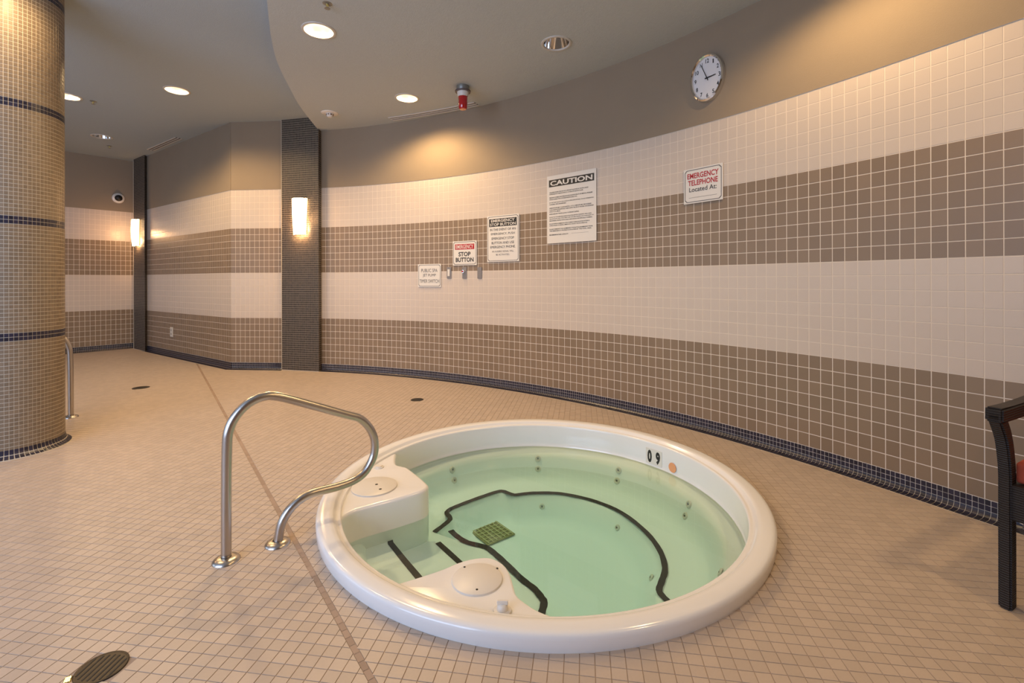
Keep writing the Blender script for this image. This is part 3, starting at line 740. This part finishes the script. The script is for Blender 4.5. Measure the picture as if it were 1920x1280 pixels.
cap = [(.252, ['CHILDREN UNDER THE AGE OF 12 ARE NOT ALLOWED IN THE SPA UNLESS', 'SUPERVISED BY A PERSON WHO IS 16 YEARS OF AGE OR OLDER.'], (.80, .70)),
       (.175, ['PREGNANT WOMEN AND PERSONS WITH KNOWN HEALTH OR MEDICAL PROBLEMS', 'SHOULD CONSULT WITH A PHYSICIAN BEFORE USING A SPA.'], (.88, .58)),
       (.100, ['DO NOT USE THE SPA IF YOU HAVE AN OPEN SORE OR RASH, OR ARE EXPERIENCING', 'NAUSEA OR DIARRHEA.'], (.90, .36)),
       (.020, ['OVEREXPOSURE MAY CAUSE FAINTING. 10 TO 15 MINUTES MAY BE EXCESSIVE.', 'COOL DOWN PERIODICALLY AND LEAVE THE SPA IF NAUSEA OR DIZZINESS', 'OCCURS.'], (.86, .90, .24)),
       (-.068, ['ENTER AND EXIT THE SPA SLOWLY TO PREVENT SLIPPING.'], (.62,)),
       (-.115, ['DO NOT PLAY OR SWIM NEAR DRAINS OR SUCTION DEVICES. YOUR BODY, BODY PARTS,', 'HAIR, JEWELLERY AND OTHER OBJECTS MAY BECOME TRAPPED AND CAUSE INJURY OR', 'DROWNING. PEOPLE WITH LONG HAIR SHOULD BE ESPECIALLY CAREFUL.'], (.86, .90, .88)),
       (-.213, ['DO NOT ENTER OR REMAIN IN A SPA IF A DRAIN COVER OR SUCTION FITTING IS', 'LOOSE, BROKEN OR MISSING. IMMEDIATELY NOTIFY THE SPA OPERATOR.'], (.82, .78)),
       (-.292, ['IN CASE OF EMERGENCY USE THE EMERGENCY STOP BUTTON AND EMERGENCY PHONE', 'THE EMERGENCY PHONE IS LOCATED BY THE POOL AREA.'], (.88, .86))]
lines = [('CAUTION', 0, .385, .86, .072, SIGNW, .03)]
for z, ls, ws in cap:
    for i, (l, w_) in enumerate(zip(ls, ws)): lines.append((l, -.45+w_/2, z-i*.026, w_, .0165, BLACK, .012))
lines.append(('MAXIMUM BATHER CAPACITY', -.25, -.375, .40, .018, BLACK, .012)); lines.append(('______________', .18, -.372, .34, .002, GREYP, 0))
s = sign(1027.5, 1119.5, 323.5, 454, 'tall white notice headed CAUTION with small black print', lines, border=None, panels=[(0, .385, .92, .104, BLACK)])
s = sign(1283.8, 1357.2, 312.5, 379, 'white sign with red EMERGENCY TELEPHONE lettering near the clock', [
    ('EMERGENCY', 0, .285, .80, .155, RED, .02), ('TELEPHONE', 0, .085, .76, .155, RED, .02), ('Located At:', 0, -.105, .70, .13, BLACK, .004), ('_________', 0, -.335, .72, .006, BLACK, 0)])
s = sign(914.5, 974.5, 403, 490.5, 'white sign with black EMERGENCY STOP BUTTON header and five lines below', [
    ('EMERGENCY', 0, .385, .74, .060, SIGNW, .02), ('STOP BUTTON', 0, .305, .80, .060, SIGNW, .02), ('IN THE EVENT OF AN', 0, .195, .80, .052, BLACK, 0), ('EMERGENCY, PUSH', 0, .100, .74, .052, BLACK, 0),
    ('EMERGENCY STOP', 0, .005, .70, .052, BLACK, 0), ('BUTTON AND USE', 0, -.090, .70, .052, BLACK, 0), ('EMERGENCY PHONE.', 0, -.180, .78, .052, BLACK, 0), ('AN AUDIBLE SIGNAL WILL', 0, -.275, .68, .036, GREYP, 0), ('BE ACTIVATED.', 0, -.345, .42, .036, GREYP, 0)],
    panels=[(0, .345, .86, .17, BLACK)])
s = sign(850, 895, 451.5, 497.3, 'small white STOP BUTTON sign with a red EMERGENCY strip', [
    ('EMERGENCY', 0, .26, .72, .16, SIGNW, .01), ('STOP', .0, -.04, .50, .18, BLACK, .025), ('BUTTON', .0, -.27, .74, .18, BLACK, .025)], panels=[(0, .26, .80, .22, RED)])
s = sign(784.5, 828, 494.8, 538, 'small white PUBLIC SPA JET PUMP TIMER SWITCH sign', [
    ('PUBLIC SPA', 0, .22, .70, .15, GREYP, 0), ('JET PUMP', 0, .0, .56, .15, GREYP, 0), ('TIMER SWITCH', 0, -.24, .84, .15, GREYP, 0)])
for i, (a0, a1, lb, kd) in enumerate(((838.6, 846.6, 'small steel wall plate with a white rocker, left of three', 0), (867.6, 875.6, 'small steel wall plate with a red key switch, middle of three', 1), (896, 904, 'plain blank steel wall plate, right of three', 2))):
    M, w_, h_ = plate_frame(a0, a1, 500.5, 522)
    s = box('wall_plate', (0, 0, 0), (w_, .006, h_), mat('dull_steel', (.33, .29, .26), .42, metal=.7), None, M=M, bev=.0015); tag(s, lb, 'switch plate', 'steel plates under the small signs')
    if kd == 0: box('rocker', (0, -.006, 0), (w_*.5, .008, h_*.6), PLASTIC, s, M=M, bev=.002)
    if kd == 1:
        Mk = M @ Matrix.Translation((-.003, -.003, .018)) @ Matrix.Rotation(R(90), 4, 'X')
        lat('key_barrel', [(0, .035), (.020, .034), (.022, .0)], CHROME, s, n=20, M=Mk); lat('red_button', [(0, .045), (.011, .043), (.013, .034)], mat('red_button', (.5, .03, .02), .3), s, n=16, M=Mk)
M, w_, h_ = plate_frame(320, 325, 613, 631, W_mid)
s = box('wall_outlet', (0, 0, 0), (w_, .008, h_), PLASTIC, None, M=M, bev=.002); tag(s, 'small white outlet cover low on the brown tiled wall', 'outlet')
for k in (-1, 1): box('socket', (0, -.005, k*h_*.2), (w_*.5, .003, h_*.2), mat('socket_grey', (.45, .42, .38), .4), s, M=M)

# clock
M, w_, h_ = plate_frame(1300.2, 1362.5, 103.5, 192.5, off=.012)
r_ = .5; Mc = M @ Matrix.Rotation(R(90), 4, 'X'); kx, kz = w_, h_
ck = lat('wall_clock', [(.435, .040), (.458, .050), (.492, .042), (.5, .025), (.492, -.008), (0, -.008)], CHROME, n=64, M=Mc, sx=kx, sy=kz); tag(ck, 'round chrome wall clock with a white face reading five to three', 'clock')
lat('dial', [(0, .020), (.436, .020), (.437, .041)], mat('dial_white', (.74, .72, .72), .35), ck, n=64, M=Mc, sx=kx, sy=kz)
for hh in range(1, 13):
    a_ = R(90-30*hh); text_mesh('numeral', str(hh), (.034 if hh == 1 else .06 if hh < 10 else .075 if hh == 11 else .105)*kx, .088*kz, BLACK, ck, M @ Matrix.Translation((.36*kx*math.cos(a_), -.0208, .36*kz*math.sin(a_))), bold=.0 if hh in (1, 11) else .015)
def hand(an, l0, l1, wd):
    d = Vector((math.cos(R(an))*kx, math.sin(R(an))*kz)); q = Vector((-math.sin(R(an))*kx, math.cos(R(an))*kz))*wd
    pts = [d*l0+q, d*l0-q, d*l1-q*.6, d*l1+q*.6]
    v = [M @ Vector((p.x, y_, p.y)) for y_ in (-.026, -.029) for p in pts]
    pyd('clock_hand', v, [(0, 1, 2, 3), (7, 6, 5, 4), (0, 4, 5, 1), (1, 5, 6, 2), (2, 6, 7, 3), (3, 7, 4, 0)], BLACK, ck)
hand(120, -.06, .36, .010); hand(3, -.06, .26, .013)
lat('hub', [(0, .032), (.018, .031), (.020, .022)], BLACK, ck, n=16, M=Mc, sx=kx, sy=kz)

# ------------------------------------------------------------------ wicker armchair
d_ = Vector((.47, -.883, 0)); e_ = Vector((.883, .47, 0))
chair = empty('wicker_armchair', (2.092, 1.985, 0), math.atan2(d_.y, d_.x)); tag(chair, 'dark brown woven wicker armchair with a rust cushion, cut by the right edge', 'chair')
# local x = along the front (towards the other arm), local y = towards the back
def sweep(name, P, sx, sy, m, parent, axis='z'):
    v = []; f = []; P = [Vector(p) for p in P]
    for i, p in enumerate(P):
        t = (P[min(i+1, len(P)-1)]-P[max(i-1, 0)]).normalized()
        a_ = Vector((1, 0, 0)); b_ = t.cross(a_).normalized()
        for q, (u_, w2) in enumerate(((-1, -1), (1, -1), (1, 1), (-1, 1))):
            kx_ = .8; 
            v.append(p+a_*u_*sx/2+b_*w2*sy/2)
    n = len(P)
    for i in range(n-1):
        for k in range(4): f.append((4*i+k, 4*i+(k+1) % 4, 4*i+4+(k+1) % 4, 4*i+4+k))
    f += [(3, 2, 1, 0), (4*n-4, 4*n-3, 4*n-2, 4*n-1)]
    bm = bmesh.new(); bv = [bm.verts.new(q) for q in v]
    for q in f: bm.faces.new([bv[i] for i in q])
    bmesh.ops.recalc_face_normals(bm, faces=bm.faces[:])
    lg = [e for e in bm.edges if e.is_manifold and e.calc_face_angle(0) > .7]
    bmesh.ops.bevel(bm, geom=lg, offset=.007, segments=2, affect='EDGES')
    return from_bm(name, bm, m, parent)
WCH, DCH = .62, .60
for sx_ in (0, WCH):
    sweep('front_leg', catmull([(sx_, 0, 0), (sx_, 0, .25), (sx_, 0, .45), (sx_, .0, .56), (sx_, -.012, .64), (sx_, -.042, .73), (sx_, -.092, .80), (sx_, -.125, .845)], 3), .042, .060, WICK, chair)
    sweep('back_leg', catmull([(sx_, DCH+.05, 0), (sx_, DCH, .3), (sx_, DCH, .5), (sx_, DCH+.06, .80), (sx_, DCH+.12, 1.08)], 3), .042, .055, WICK, chair)
    sweep('arm', catmull([(sx_, -.14, .833), (sx_, .0, .828), (sx_, .2, .828), (sx_, .45, .835), (sx_, DCH+.04, .838)], 3), .056, .060, WICK, chair)
    box('side_apron', (sx_, DCH/2, .455), (.036, DCH, .145), WICK, chair, bev=.006)
box('front_apron', (WCH/2, 0, .455), (WCH, .040, .150), WICK, chair, bev=.006)
box('seat_panel', (WCH/2, DCH/2, .515), (WCH, DCH, .022), WICK, chair, bev=.005)
bk = box('backrest', (0, 0, 0), (WCH-.03, .03, .52), WICK, chair, bev=.006); bk.location = (WCH/2, DCH+.07, .81); bk.rotation_euler = (R(-13), 0, 0)
bm = bmesh.new(); box_bm(bm, (WCH/2, DCH/2, .575), (WCH-.042, DCH-.02, .085)); bmesh.ops.subdivide_edges(bm, edges=bm.edges[:], cuts=5, use_grid_fill=True)
for v_ in bm.verts:
    u_ = (v_.co.x-WCH/2)/(WCH/2); w2 = (v_.co.y-DCH/2)/(DCH/2); k = max(0, 1-max(abs(u_), abs(w2))**4)
    v_.co.z += (.022*k if v_.co.z > .575 else 0)
cu = from_bm('seat_cushion', bm, CUSH, None, True); cu.modifiers.new('soft', 'BEVEL').width = .02; cu.modifiers['soft'].segments = 3
cu.matrix_world = chair.matrix_world
cu.location = chair.location; cu.rotation_euler = chair.rotation_euler
tag(cu, 'rust red seat cushion lying on the wicker armchair', 'cushion')
